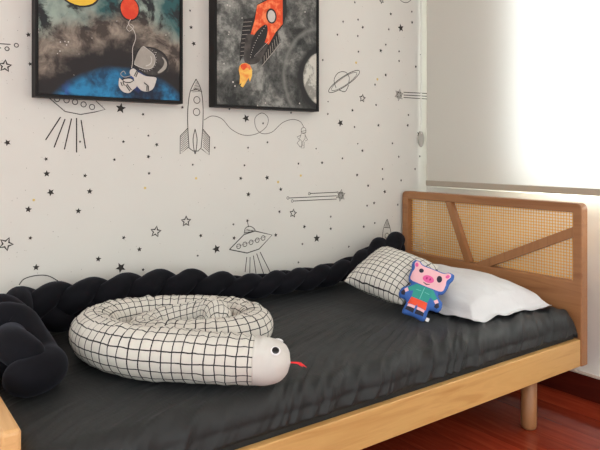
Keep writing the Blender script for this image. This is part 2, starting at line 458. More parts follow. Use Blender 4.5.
bm = bmesh.new(); add_box(bm, WX+.108, WX+.112, y0+.04, .405, z0+.04, z1-.04); add_box(bm, WX+.108, WX+.112, .445, 1.605, z0+.04, z1-.04); add_box(bm, WX+.108, WX+.112, 1.635, y1-.04, z0+.04, z1-.04)
under(from_bm('window_pane', bm, glass), w)
under(box('dimming_sheet', WX+.120, WX+.122, 1.635, y1-.04, z0+.04, z1-.04, dim_sheet), w)  # unseen sheet added outside the left pane to dim the blind there

# ------------------------------------------------------------------ roller blind
BX = 2.349
bl = empty('roller_blind', (BX, 2.13, .825))
tag(bl, 'off-white translucent roller blind pulled down over the window, with taupe hem bar', 'roller blind')
bm = bmesh.new(); nz = 40; ny = 60; vs = []
for i in range(nz+1):
    row = []
    for j in range(ny+1):
        z = .852+(2.36-.852)*i/nz; y = 2.136+(-.95-2.136)*j/ny
        row.append(bm.verts.new((BX+.0012*noise.noise(Vector((0, y*2.2, z*.8))), y, z)))
    vs.append(row)
for i in range(nz):
    for j in range(ny): bm.faces.new((vs[i][j], vs[i][j+1], vs[i+1][j+1], vs[i+1][j]))
under(from_bm('blind_fabric', bm, blind_m, smooth=True), bl)
bm = bmesh.new(); add_box(bm, BX-.006, BX+.006, -.955, 2.139, .825, .853, .003, 2)
under(from_bm('hem_bar', bm, hem_m), bl)
bm = bmesh.new(); g = bmesh.ops.create_cone(bm, cap_ends=True, segments=28, radius1=.024, radius2=.024, depth=3.1)
bmesh.ops.rotate(bm, cent=(0, 0, 0), matrix=Matrix.Rotation(PI/2, 3, 'X'), verts=g['verts']); bmesh.ops.translate(bm, vec=(BX+.02, .59, 2.375), verts=g['verts'])
under(from_bm('roller_tube', bm, alu, smooth=False), bl)
for yy in (2.15, -.97):
    under(box('bracket', BX-.02, WX, yy-.006, yy+.006, 2.34, 2.42, alu, bev=.003), bl)
CX, CY = 2.338, 2.165
bm = bmesh.new()
for dy in (-.006, .006):
    z = 1.09
    while z < 2.36:
        g = bmesh.ops.create_icosphere(bm, subdivisions=1, radius=.0024); bmesh.ops.translate(bm, vec=(CX+dy*.6, CY+dy, z), verts=g['verts']); z += .0065
under(from_bm('bead_chain', bm, chain_m, smooth=True), bl)['label'] = 'white bead cord'
bm = bmesh.new(); g = bmesh.ops.create_uvsphere(bm, u_segments=20, v_segments=14, radius=1)
bmesh.ops.scale(bm, vec=(.006, .0155, .041), verts=g['verts']); bmesh.ops.rotate(bm, cent=(0, 0, 0), matrix=Matrix.Rotation(math.radians(40), 3, 'Z'), verts=g['verts'])
bmesh.ops.translate(bm, vec=(CX, CY, 1.06), verts=g['verts'])
under(from_bm('cord_weight', bm, pvc, smooth=True), bl)['label'] = 'grey oval cord weight'

# ------------------------------------------------------------------ bed
HX0, HX1 = 2.216, 2.260; YF, YB = 1.247, 2.178
bed = empty('bed', (1.24, 1.71, 0))
tag(bed, 'low beech wooden single bed with woven cane headboard', 'bed')
def bedpart(o): return under(o, bed)
hbm = bmesh.new(); b = .006
def rounded_frame(bm, y0, y1, z0, z1, x0, x1, ro, members):
    pass
# headboard outer frame: one mesh with rounded top corners and a rectangular opening
def hb_frame():
    bm = bmesh.new()
    yo0, yo1, zo0, zo1, R = YF, YB, .190, .802, .022
    yi0, yi1, zi0, zi1 = YF+.036, YB-.036, .504, .766
    outer = []
    for (cy, cz, a0) in ((yo1-R, zo1-R, 0), (yo0+R, zo1-R, PI/2)):
        for k in range(7):
            a = a0+PI/2*k/6; outer.append((cy+R*math.cos(a), cz+R*math.sin(a)))
    outer += [(yo0, zo0), (yo1, zo0)]
    inner = [(yi1, zi1), (yi0, zi1), (yi0, zi0), (yi1, zi0)]
    pts = [Vector(p) for p in outer+inner]; no = len(outer)
    edges = [(i, (i+1) % no) for i in range(no)]+[(no+i, no+(i+1) % 4) for i in range(4)]
    r = delaunay_2d_cdt(pts, edges, [], 0, 1e-6)
    V, _, Fc = r[0], r[1], r[2]
    keep = []
    for f in Fc:
        c = sum((V[i] for i in f), Vector((0, 0)))/len(f)
        if yi0 < c.x < yi1 and zi0 < c.y < zi1: continue
        keep.append(f)
    vs = [bm.verts.new((HX0, p.x, p.y)) for p in V]
    fs = [bm.faces.new([vs[i] for i in f]) for f in keep]
    bmesh.ops.dissolve_limit(bm, angle_limit=.01, verts=bm.verts, edges=bm.edges)
    g = bmesh.ops.extrude_face_region(bm, geom=list(bm.faces))
    bmesh.ops.translate(bm, vec=(HX1-HX0, 0, 0), verts=[e for e in g['geom'] if isinstance(e, bmesh.types.BMVert)])
    bmesh.ops.recalc_face_normals(bm, faces=bm.faces)
    es = [e for e in bm.edges if e.is_manifold and e.calc_face_angle(0) > 1.2]
    bmesh.ops.bevel(bm, geom=es, offset=.004, segments=2, affect='EDGES', profile=.5)
    return bm
hb = bedpart(from_bm('headboard', hb_frame(), wood_y_shaded))
def hbpart(o):
    o.parent = hb; return o
# slanted slats inside the headboard
def slat(name, a, c, wdt, x0, x1):
    a = Vector(a); c = Vector(c); d = (c-a).normalized(); nn = Vector((-d.y, d.x))*wdt/2
    bm = bmesh.new(); q = [a+nn, a-nn, c-nn, c+nn]
    v0 = [bm.verts.new((x0, p.x, p.y)) for p in q]; v1 = [bm.verts.new((x1, p.x, p.y)) for p in q]
    bm.faces.new(v0); bm.faces.new(v1[::-1])
    for i in range(4): bm.faces.new((v0[i], v0[(i+1) % 4], v1[(i+1) % 4], v1[i]))
    bmesh.ops.recalc_face_normals(bm, faces=bm.faces)
    bmesh.ops.bevel(bm, geom=list(bm.edges), offset=.002, segments=2, affect='EDGES')
    return hbpart(from_bm(name, bm, wood_z_shaded))
def hbp(px, py):
    u = (px-300)/FOC; v = (HZ-py)/FOC; dx = F[0]+u*F[1]; dy = F[1]-u*F[0]; d = (HX0+.004)/dx
    return (dy*d, EYE+v*d)
slat('slat', hbp(446.5, 197), hbp(468, 263), .033, HX0+.002, HX0+.028)
slat('slat', hbp(478, 266.5), hbp(577, 230.5), .035, HX0+.001, HX0+.027)
# woven cane: octagonal holes in a thin sheet
bm = bmesh.new(); P_ = .0119; yA, yB, zA, zB = YF+.030, YB-.030, .498, .772
ncy = int((yB-yA)/P_); ncz = int((zB-zA)/P_); px_ = (yB-yA)/ncy; pz_ = (zB-zA)/ncz; CXn = HX0+.031
def cane_cell(cy, cz, hs):
    ring = []; c8 = .6
    for a, b_ in ((1, c8), (c8, 1), (-c8, 1), (-1, c8), (-1, -c8), (-c8, -1), (c8, -1), (1, -c8)):
        ring.append(bm.verts.new((CXn, cy+a*hs, cz+b_*hs)))
    return ring
grid = [[bm.verts.new((CXn+.0006*((i+j) % 2), yA+i*px_, zA+j*pz_)) for j in range(ncz+1)] for i in range(ncy+1)]
for i in range(ncy):
    for j in range(ncz):
        r = cane_cell(yA+(i+.5)*px_, zA+(j+.5)*pz_, (.0043+.0001*math.sin(i*3.1+j*1.7)))
        a, b_, c_, d_ = grid[i+1][j+1], grid[i][j+1], grid[i][j], grid[i+1][j]
        for f in ((a, r[1], r[0]), (a, b_, r[2], r[1]), (b_, r[3], r[2]), (b_, c_, r[4], r[3]), (c_, r[5], r[4]), (c_, d_, r[6], r[5]), (d_, r[7], r[6]), (d_, a, r[0], r[7])):
            bm.faces.new(f)
cp = hbpart(from_bm('cane_panel', bm, cane_m)); cp['label'] = 'open-weave honey cane panel'
md = cp.modifiers.new('thick', 'SOLIDIFY'); md.thickness = .0010
# rails
rail = bedpart(box('side_rail', .262, HX0, YF+.004, YF+.028, .191, .292, wood_x, bev=.003))
bedpart(box('side_rail', .262, HX0, YB-.024, YB, .191, .292, wood_x, bev=.003))
bm = bmesh.new(); add_box(bm, .226, .262, YF, YB, .19, .478, .010, 3)
bedpart(from_bm('footboard', bm, wood_foot))
bedpart(box('slat_base', .263, HX0-.001, YF+.030, YB-.026, .235, .262, wood_y_shaded))
for lx, ly in ((1.98, 1.313), (1.98, 2.10), (.50, 1.313), (.50, 2.10)):
    bm = bmesh.new(); r0 = .0275; prof = [(0, 0), (r0*.72, 0), (r0*.9, .004), (r0*.99, .012), (r0, .02), (r0, .2345)]
    rings = [[bm.verts.new((lx+r*math.cos(2*PI*k/32), ly+r*math.sin(2*PI*k/32), z)) for k in range(32)] for r, z in prof[1:]]
    for a, c in zip(rings, rings[1:]):
        for k in range(32): bm.faces.new((a[k], a[(k+1) % 32], c[(k+1) % 32], c[k]))
    bm.faces.new(rings[0][::-1]); bm.faces.new(rings[-1])
    bedpart(from_bm('leg', bm, wood_z_shaded, smooth=True))

# ------------------------------------------------------------------ mattress in its charcoal sheet
MX0, MX1, MY0, MY1, MZ = .268, 2.212, 1.268, 2.166, .402
def rid(p, q, r):
    n = noise.noise(Vector((p, q, r))); return (1-min(1, abs(n)*2.4))**1.6
def folds(x, d, t=0.0):
    # folds run along the bed on the top and turn down over the front edge
    wx = .05*noise.noise(Vector((x*3.1, d*4, 9.1)))+.018*noise.noise(Vector((x*11, d*9+t*.3, 2.2)))
    p = x-1.15*d-1.5*d*d+wx+.07*t
    m1 = .5+.8*noise.noise(Vector((x*4.2, d*5+t*.3, 6.6))); m1 = max(0, min(1, m1+.15))
    return (.62*rid(p*8.5, d*2.4+t*.12, 1.3)+.36*rid(p*19, d*3+t*.2, 4.7))*m1+.07*rid(p*40, d*4+t*.3, 7.9)
def sheet_z(x, y):
    d = y-MY0; fr = max(0, 1-d/.62)
    env = (.16+.84*fr**1.1)*(.30+.70*min(1, max(0, (x-.40)/.6)))
    return env*(.027*folds(x, d)-.009)+.003*noise.noise(Vector((x*3, y*3, 0)))
NXm = 760; prof = []
Rm = .055
ys = [MY1-(MY1-MY0-Rm)*i/210 for i in range(211)]
bm = bmesh.new(); rows = []
for i in range(NXm+1):
    x = MX0+(MX1-MX0)*i/NXm
    dend = min(x-MX0, MX1-x); dz = -(.05-math.sqrt(max(0, .05**2-(.05-min(dend, .05))**2)))
    row = [bm.verts.new((x, MY1-.03, .266)), bm.verts.new((x, MY1-.03, .298)), bm.verts.new((x, MY1, .33))]
    for y in ys:
        row.append(bm.verts.new((x, y, MZ+dz+sheet_z(x, y))))
    zt = MZ+dz
    for k in range(1, 13):
        a = PI/2*k/12
        d = -Rm*math.sin(a)*0
        yy = MY0+Rm-Rm*math.sin(a); zz = zt-Rm+Rm*math.cos(a)
        h = sheet_z(x, yy)
        row.append(bm.verts.new((x, yy-h*math.sin(a), zz+h*math.cos(a))))
    for k in range(1, 15):
        t = k/14; zz = zt-Rm-(zt-Rm-.266)*t
        p = x+.03*t
        n1 = noise.noise(Vector((p*13, 0, 1.3))); n2 = noise.noise(Vector((p*34, t*.8, 4.7)))
        h = (.028*folds(x, 0, t)-.009)*(.30+.70*min(1, max(0, (x-.40)/.6)))
        tuck = .010*max(0, (t-.75)/.25)**2*(1 if True else 0)
        bul = .010*math.sin(PI*min(1, t*1.1))
        row.append(bm.verts.new((x, max(MY0-h-bul+tuck+.004, 1.2765 if zz < .312 else 0), zz)))
    rows.append(row)
for a, c in zip(rows, rows[1:]):
    for k in range(len(a)-1): bm.faces.new((a[k], a[k+1], c[k+1], c[k]))
    bm.faces.new((a[-1], a[0], c[0], c[-1]))
bm.faces.new(rows[0]); bm.faces.new(rows[-1][::-1])
mt = from_bm('mattress', bm, sheet_m, smooth=True)
tag(mt, 'mattress covered by a charcoal black wrinkled fitted sheet on the wooden bed', 'mattress')

# ------------------------------------------------------------------ black velvet braid
BR = empty('braided_bumper', (1.2, 2.08, .41))
tag(BR, 'long thick black velvet braided bumper cushion lying along wall and foot of bed', 'braided bumper')
cl = [(.352, 1.80, .0), (.348, 1.88, .0), (.365, 2.00, .0), (.43, 2.068, .0), (.55, 2.085, .0),
      (.80, 2.088, 0), (1.1, 2.09, 0), (1.4, 2.09, 0), (1.62, 2.09, .0), (1.76, 2.09, .010), (1.92, 2.09, .036), (2.05, 2.09, .05), (2.14, 2.09, .048)]
ENDS = [[(.308, 1.63, .456, .038), (.350, 1.586, .456, .047), (.402, 1.630, .458, .048), (.405, 1.705, .466, .044)],   # the lobe that wraps the end
        [(.372, 1.590, .486, .032), (.352, 1.640, .498, .043), (.332, 1.715, .508, .045)],                              # the leaf lying on top
        [(.345, 1.70, .450, .040), (.320, 1.75, .456, .042)]]
cc = catmull([Vector(p) for p in cl], 0)
cpts, _, TL = resample(cc, [0]*len(cc), 700)
PER = .352
def smooth(a, b, x):
    t = max(0, min(1, (x-a)/(b-a))); return t*t*(3-2*t)
ENDMAP = (0, 1, 2)
for i in range(3):
    pts = []; rad = []
    for k, c in enumerate(cpts):
        s = TL*k/699
        t = (cpts[min(k+1, 699)]-cpts[max(k-1, 0)]).normalized()
        side = t.cross(Vector((0, 0, 1))).normalized()      # towards the room
        if side.x+(-side.y) < 0: side = -side
        th = 2*PI*(s+.05)/PER+2*PI*i/3
        left = max(0, 1-s/.45)
        phi = math.radians(12+40*smooth(.45, .15, s)*0+62*smooth(.75, 1.3, c.x)*(s > .4)-30*smooth(1.75, 2.0, c.x)+20*(1-smooth(.1, .4, s)))
        right = smooth(.9, 1.35, c.x)*(1-smooth(1.8, 2.05, c.x))
        A = .043; B = .023-.009*right; r0 = .0415-.006*right+.003*left
        endf = min(1, (TL-s+.02)/.06)
        acr = Vector((0, 0, 1))*math.cos(phi)+side*math.sin(phi); dep = side*math.cos(phi)-Vector((0, 0, 1))*math.sin(phi)
        off = acr*A*math.sin(th)+dep*B*math.sin(2*th)
        hz = .408+r0*1.04+A*math.cos(phi)+B*.9*math.sin(phi)*.6
        pts.append(Vector((c.x, c.y, c.z+hz))+off*(.4+.6*endf)); rad.append(r0*(1+.05*math.sin(th*2+1)))
    ctl = ENDS[ENDMAP[i]]+[(p.x, p.y, p.z, r) for p, r in zip(pts[6::12], rad[6::12])]
    pts, rad, TT = path4(ctl, 640)
    print('strand', i, pts[0], pts[90], ctl[len(ENDS[ENDMAP[i]])])
    seed = i*5.3
    rings, cum = tube_data(pts, rad, TT, 24, True, Vector((.02, .03, 1)), lambda s, a, p: .0022*noise.noise(p*16+Vector((seed, 0, a*.3))))
    under(tube_mesh('strand', rings, cum, rad, velvet), BR)

# ------------------------------------------------------------------ plush snake
SN = empty('plush_snake', (.78, 1.60, .402))
tag(SN, 'coiled stuffed toy snake of white fabric with black grid, red tongue, on the dark sheet', 'plush toy')
zb = .401
def S(x, y, r, dz=0): return (x, y, zb+r*.96+dz, r)
sp = [S(.901, 1.276, .055), S(.855, 1.315, .059), S(.782, 1.375, .063), S(.705, 1.445, .066), S(.612, 1.548, .068), S(.562, 1.68, .067), S(.572, 1.81, .064), S(.65, 1.895, .061),
      S(.77, 1.905, .060), S(.89, 1.85, .059), S(.985, 1.76, .058), S(1.015, 1.65, .057), S(.97, 1.575, .056), S(.88, 1.555, .055, .002), S(.79, 1.59, .054, .004), S(.71, 1.66, .052, .004),
      S(.69, 1.73, .050, .002), S(.74, 1.785, .048, .008), S(.82, 1.775, .046, .022), S(.885, 1.72, .044, .042), S(.895, 1.655, .042, .056), S(.872, 1.595, .038, .040)]
pts, rad, TT = path4(sp, 420)
def sdisp(s, a, p):
    inner = max(0, math.sin(a))     # top seam bunches
    return .0034*noise.noise(Vector((s*28, a*1.2, 0)))+.0062*inner*noise.noise(Vector((s*75, a*2, 3)))+.0012*noise.noise(Vector((s*9, a, 7)))
rings, cum = tube_data(pts, rad, TT, 40, True, Vector((0, 0, 1)), sdisp)
kh = next(i for i, c in enumerate(cum) if c > .091)
body = under(tube_mesh('body', rings[kh:], cum[kh:], rad, grid_snake, vr=.0606), SN)
head = under(tube_mesh('head', [[p for p in r] for r in rings[:kh+1]], cum[:kh+1], rad, white_fab), SN)
head['label'] = 'plain white head'
hd = (pts[0]-pts[20]).normalized(); hs = hd.cross(Vector((0, 0, 1))).normalized()   # hs: towards the camera side? sign fixed below
if hs.y > 0: hs = -hs
hc = pts[0]-hd*(-.0)
def disc_dome(name, c, nrm, r, h, m, parent):
    bm = bmesh.new(); g = bmesh.ops.create_uvsphere(bm, u_segments=24, v_segments=14, radius=1)
    bmesh.ops.scale(bm, vec=(r, r, h), verts=g['verts'])
    q = Vector((0, 0, 1)).rotation_difference(nrm).to_matrix()
    bmesh.ops.rotate(bm, cent=(0, 0, 0), matrix=q, verts=g['verts']); bmesh.ops.translate(bm, vec=c, verts=g['verts'])
    o = from_bm(name, bm, m, smooth=True); o.parent = parent; return o
i0 = next(i for i, c in enumerate(cum) if c > .036)
for sgn in (1, -1):
    nrm = (hs*sgn*.72+Vector((0, 0, .72))+hd*.12).normalized()
    c = pts[i0]+nrm*.0560
    e = disc_dome('eye', c, nrm, .0125, .004, white_gloss, SN); e.matrix_parent_inverse = Matrix.Translation(-Vector(SN.location))
    pu = disc_dome('pupil', c+nrm*.0022, nrm, .0092, .0036, black_gloss, e)
    disc_dome('eye_glint', c+nrm*.0052+hd*.003-Vector((0, 0, .002)), nrm, .0024, .0012, white_gloss, e)
# mouth crease and tongue
tip = pts[0]+hd*.001
bm = bmesh.new()
def ribbon(bm, P, w, up, th=.0014):
    L = []
    for k, p in enumerate(P):
        d = (P[min(k+1, len(P)-1)]-P[max(k-1, 0)]).normalized(); sd = d.cross(up).normalized()*(w[k]/2)
        n = up*th/2
        L.append([bm.verts.new(p+sd+n), bm.verts.new(p-sd+n), bm.verts.new(p-sd-n), bm.verts.new(p+sd-n)])
    for a, c in zip(L, L[1:]):
        for k in range(4): bm.faces.new((a[k], a[(k+1) % 4], c[(k+1) % 4], c[k]))
    bm.faces.new(L[0]); bm.faces.new(L[-1][::-1])
upv = (Vector((0, 0, .45))+hs*.9).normalized()
tb = tip+Vector((0, 0, .000))
dn = Vector((0, 0, -1))
ribbon(bm, [tb-hd*.010, tb+hd*.006+dn*-.001, tb+hd*.016-dn*.001, tb+hd*.026+dn*.001], [.004, .004, .005, .0075], upv)
ribbon(bm, [tb+hd*.022-dn*.0005, tb+hd*.031+dn*.003, tb+hd*.040+dn*.009], [.004, .0035, .001], upv)
ribbon(bm, [tb+hd*.022+dn*.003, tb+hd*.028+dn*.006, tb+hd*.030+dn*.008], [.004, .003, .001], upv)
under(from_bm('tongue', bm, red_fab), SN)['label'] = 'red felt forked tongue'

# ------------------------------------------------------------------ pillows
def cushion_mesh(name, a, b_, h, N, mats, flange=0, seedv=0, wr=.003, pinch=.06, pw=2.2, uvs=True):
    """a, b_ half sizes; returns object with top + bottom skins"""
    vs = []; fs = []; uv = []
    def prof(u, v):
        return (max(0, (1-abs(u)**pw))*max(0, (1-abs(v)**pw)))**.5
    for side in (1, -1):
        for i in range(N+1):
            for j in range(N+1):
                u = -1+2*i/N; v = -1+2*j/N
                ue = math.sin(u*PI/2); ve = math.sin(v*PI/2)
                k = prof(ue, ve)
                sx = 1-pinch*(1-ve**2)*abs(ue)**3; sy = 1-pinch*(1-ue**2)*abs(ve)**3
                x = ue*a*sx; y = ve*b_*sy
                z = side*(h*k+.0008)
                z += side*wr*k**.3*noise.noise(Vector((x*14+seedv, y*14, side)))*(1 if k > 0 else 0)
                e = max(abs(ue), abs(ve))
                z += side*wr*.8*noise.noise(Vector((ue*9+seedv, ve*9, side*2)))*e**3*min(1, k*4)
                vs.append((x, y, z))
    M = (N+1)**2
    for s in (0, 1):
        for i in range(N):
            for j in range(N):
                q = [i*(N+1)+j, (i+1)*(N+1)+j, (i+1)*(N+1)+j+1, i*(N+1)+j+1]
                if s: q = q[::-1]
                fs.append([c+s*M for c in q])
                uv.append([((vs[c][0]*1.0+.5), (vs[c][1]*1.0+.5)) for c in [c_+s*M for c_ in q]])
    ring = [i*(N+1) for i in range(N+1)]+[N*(N+1)+j for j in range(1, N+1)]+[i*(N+1)+N for i in range(N-1, -1, -1)]+[j for j in range(N-1, 0, -1)]
    for k in range(len(ring)):
        p, q = ring[k], ring[(k+1) % len(ring)]
        fs.append([q, p, p+M, q+M]); uv.append([(vs[q][0]+.5, vs[q][1]+.5), (vs[p][0]+.5, vs[p][1]+.5), (vs[p][0]+.5, vs[p][1]+.5), (vs[q][0]+.5, vs[q][1]+.5)])
    me = bpy.data.meshes.new(name); me.from_pydata(vs, [], fs)
    l = me.uv_layers.new(name='UVMap'); i = 0
    for q in uv:
        for c in q: l.data[i].uv = c; i += 1
    me.update()
    return link(name, me, mats, None, True)

# white pillow: full body and a flat flange in one pillowcase
def white_pillow():
    N = 84; A, B, H, FLG = .225, .335, .060, .022; vs = []; fs = []
    for side in (1, -1):
        for i in range(N+1):
            for j in range(N+1):
                u = math.sin((-1+2*i/N)*PI/2); v = math.sin((-1+2*j/N)*PI/2)
                cr = 1-.055*(abs(u)*abs(v))**6
                x = u*A*(1-.05*(1-v*v))*cr; y = v*B*(1-.04*(1-u*u))*cr
                ui = min(1, abs(x)/(A-FLG-.012)); vi = min(1, abs(y)/(B-FLG-.012))
                k = ((1-ui**2.3)*(1-vi**2.6))**.55
                lift = .030*k+.0
                n = noise.noise(Vector((x*11, y*6, 4)))*.010+noise.noise(Vector((x*30+y*12, y*16, 8)))*.004
                rim = max(abs(u), abs(v))
                wav = .018*noise.noise(Vector((u*3.3, v*4.1, 1)))*smooth(.8, 1, rim)
                z = (H*k*1.25 if side > 0 else -H*k*.45)+side*n*k**.5+wav+side*.0012
                # flange sags to the sheet
                z -= .026*smooth(.80, .97, rim)
                vs.append((x, y, z))
    M = (N+1)**2
    for s in (0, 1):
        for i in range(N):
            for j in range(N):
                q = [i*(N+1)+j, (i+1)*(N+1)+j, (i+1)*(N+1)+j+1, i*(N+1)+j+1]
                fs.append([c+s*M for c in (q[::-1] if s else q)])
    ring = [i*(N+1) for i in range(N+1)]+[N*(N+1)+j for j in range(1, N+1)]+[i*(N+1)+N for i in range(N-1, -1, -1)]+[j for j in range(N-1, 0, -1)]
    for k in range(len(ring)):
        p, q = ring[k], ring[(k+1) % len(ring)]; fs.append([q, p, p+M, q+M])
    me = bpy.data.meshes.new('white_pillow'); me.from_pydata(vs, [], fs); me.update()
    return link('white_pillow', me, pillow_m, None, True)
PW = white_pillow()
tag(PW, 'white cotton pillow lying flat against the cane headboard', 'pillow')
PW.matrix_world = Matrix.Translation((1.966, 1.662, .44)) @ Matrix.Rotation(math.radians(-4), 4, 'Z')

from mathutils.bvhtree import BVHTree
def wverts(o): return [o.matrix_world @ v.co for v in o.data.vertices]
def bvh_of(os_):
    V = []; Fc = []
    for o in os_:
        b0 = len(V); V += wverts(o); Fc += [tuple(b0+i for i in p.vertices) for p in o.data.polygons]
    return BVHTree.FromPolygons(V, Fc)
def settle(root, meshes, on, gap=.0012):
    """lower or raise a thing until it just rests on what carries it"""
    bpy.context.view_layer.update(); t = bvh_of(on); best = -1
    for o in meshes:
        for v in wverts(o):
            h = t.ray_cast(Vector((v.x, v.y, 1.2)), Vector((0, 0, -1)))
            if h[0] is not None: best = max(best, h[0].z-v.z)
    root.matrix_world = Matrix.Translation((0, 0, best+gap)) @ root.matrix_world
    bpy.context.view_layer.update(); return best
print('settle braid', settle(BR, list(BR.children), [mt]))
print('settle snake', settle(SN, [body, head], [mt], .003))
print('settle pillow', settle(PW, [PW], [mt]))

# grid cushion
gc = cushion_mesh('grid_cushion', .128, .136, .068, 48, grid_cushion, seedv=9, wr=.007, pinch=.05, pw=2.4)
tag(gc, 'small white cushion with a black grid pattern, propped against the white pillow', 'cushion')
av = Vector((.25, .14, .145)).normalized(); bv_ = Vector((-.06, .265, .045)); bv_ = (bv_-av*bv_.dot(av)).normalized(); nv = av.cross(bv_)
gc.matrix_world = Matrix.Translation((1.712, 1.742, .505)) @ Matrix((av, bv_, nv)).transposed().to_4x4() @ Matrix.Rotation(math.radians(-20), 4, 'Z')
print('settle cushion', settle(gc, [gc], [mt, PW]))

# ------------------------------------------------------------------ plush pig
def seg_dist(p, a, b):
    ab = b-a; t = max(0, min(1, (p-a).dot(ab)/max(ab.length_squared, 1e-12))); return (p-(a+ab*t)).length
def inside(p, P):
    r = False; n = len(P)
    for i in range(n):
        a, b = P[i], P[(i+1) % n]
        if (a.y > p.y) != (b.y > p.y) and p.x < (b.x-a.x)*(p.y-a.y)/(b.y-a.y)+a.x: r = not r
    return r
def densify(P, step):
    out = []; n = len(P)
    for i in range(n):
        a, b = P[i], P[(i+1) % n]; k = max(1, int((b-a).length/step))
        out += [a.lerp(b, q/k) for q in range(k)]
    return out
def smooth_closed(P, step=.25):
    n = len(P); out = []
    for i in range(n):
        p0, p1, p2, p3 = P[(i-1) % n], P[i], P[(i+1) % n], P[(i+2) % n]
        for k in range(5):
            t = k/5
            out.append(.5*((2*p1)+(p2-p0)*t+(2*p0-5*p1+4*p2-p3)*t*t+(3*p1-p0-3*p2+p3)*t**3))
    return out
# outline in centimetres: x right, y up, feet at y=0
half = [(0, 0), (3.6, -.3), (4.3, 1.2), (4.2, 4.2), (5.4, 5.0), (7.0, 5.0), (7.9, 6.4), (7.6, 9.0), (6.0, 10.4), (5.3, 11.6), (6.6, 12.6), (7.3, 15.0), (7.4, 17.4), (8.0, 19.4), (7.6, 21.3), (5.6, 21.6), (4.0, 20.7), (2, 20.6), (0, 20.6)]
OUT = [Vector(p) for p in half]+[Vector((-p[0], p[1])) for p in reversed(half[1:-1])]
OUT = densify(smooth_closed(OUT), .35)
OUTs = OUT[::2]
def pig_h(p):
    d = min(seg_dist(p, OUTs[i], OUTs[(i+1) % len(OUTs)]) for i in range(len(OUTs)))
    m = 3.2; q = min(d/m, 1); return 2.1*math.sqrt(max(0, 1-(1-q)**2))
def patch(P, step, lift, hf):
    P = densify(P, step); n = len(P)
    xs = [p.x for p in P]; ys_ = [p.y for p in P]; pts = list(P)
    y = min(ys_)
    while y < max(ys_):
        x = min(xs)
        while x < max(xs):
            p = Vector((x, y))
            if inside(p, P) and min(seg_dist(p, P[i], P[(i+1) % n]) for i in range(n)) > step*.4: pts.append(p)
            x += step
        y += step
    r = delaunay_2d_cdt(pts, [(i, (i+1) % n) for i in range(n)], [], 1, 1e-6)
    return [(v.x, v.y, hf(v)+lift) for v in r[0]], [tuple(f) for f in r[2]]
PG = empty('plush_pig', (0, 0, 0))
tag(PG, 'small stuffed pink pig in teal shirt and red shorts, leaning on the white pillow', 'plush toy')
cmv = .01
def pig_obj(name, polys, m, lift, parent=None, back=False):
    vs = []; fs = []
    for P in polys:
        v, f = patch([Vector(q) if not isinstance(q, Vector) else q for q in P], .45, lift, pig_h)
        o = len(vs); vs += [(a*cmv, b*cmv, c*cmv) for a, b, c in v]; fs += [tuple(i+o for i in q) for q in f]
        if back:
            o = len(vs); vs += [(a*cmv, b*cmv, -c*cmv*.6) for a, b, c in v]; fs += [tuple(i+o for i in reversed(q)) for q in f]
    me = bpy.data.meshes.new(name); me.from_pydata(vs, [], fs); me.update()
    if back:
        bm = bmesh.new(); bm.from_mesh(me); bmesh.ops.remove_doubles(bm, verts=bm.verts, dist=.0003); bmesh.ops.recalc_face_normals(bm, faces=bm.faces); bm.to_mesh(me); bm.free()
    o = link(name, me, m, parent or PG, True); return o
def el2(cx, cy, a, b, rot=0, n=20): return [Vector(p) for p in ell(cx, cy, a, b, rot, n)]
pig_obj('body', [OUT], blue_fab, 0, back=True)['label'] = 'royal blue padded border'
Hd = [(-5.6, 12.6), (0, 11.9), (5.6, 12.6), (6.4, 15.2), (6.1, 17.3), (6.9, 19.3), (6.5, 20.5), (5.4, 20.6), (3.9, 19.6), (0, 19.7), (-3.9, 19.6), (-5.4, 20.6), (-6.5, 20.5), (-6.9, 19.3), (-6.1, 17.3), (-6.4, 15.2)]
hdp = pig_obj('head', [smooth_closed([Vector(p) for p in Hd])], pink_fab, .05); hdp['label'] = 'pink pig face'
pig_obj('snout', [el2(0, 15.0, 2.1, 1.5)], hotpink, .12, hdp)
pig_obj('nostril', [el2(-.65, 15.1, .28, .5), el2(.65, 15.1, .28, .5)], plain('dark_pink_print', srgb(176, 40, 104), .8), .17, hdp)
pig_obj('eye', [el2(-3.5, 17.2, .85, .9)], dark_print, .12, hdp)
pig_obj('eye', [el2(3.6, 16.6, .95, 1.4, .25)], dark_print, .12, hdp)
pig_obj('ear_lining', [el2(-5.9, 18.9, .6, .9, .5)], hotpink, .12, hdp); pig_obj('ear_lining', [el2(5.9, 18.9, .6, .9, -.5)], hotpink, .12, hdp)
pig_obj('mouth', [[(-1.3, 13.1), (0, 12.5), (1.3, 13.1), (1.1, 13.25), (0, 12.95), (-1.1, 13.25)]], dark_print, .12, hdp)
pig_obj('shirt', [[(-3.2, 11.6), (3.2, 11.6), (5.6, 9.2), (4.6, 7.9), (3.2, 8.6), (3.0, 6.2), (-3.0, 6.2), (-3.2, 8.6), (-4.6, 7.9), (-5.6, 9.2)]], teal_fab, .05)['label'] = 'teal shirt'
pig_obj('shirt_placket', [[(-.12, 11.2), (.12, 11.2), (.12, 6.4), (-.12, 6.4)], [(-2.4, 9.3), (-.6, 9.5), (-.6, 9.65), (-2.4, 9.5)], [(2.4, 9.3), (.6, 9.5), (.6, 9.65), (2.4, 9.5)]], teal_line, .12)
pig_obj('shorts', [[(-3.0, 6.1), (3.0, 6.1), (3.4, 3.4), (.3, 3.4), (0, 4.2), (-.3, 3.4), (-3.4, 3.4)]], orange_fab, .05)['label'] = 'red orange shorts'
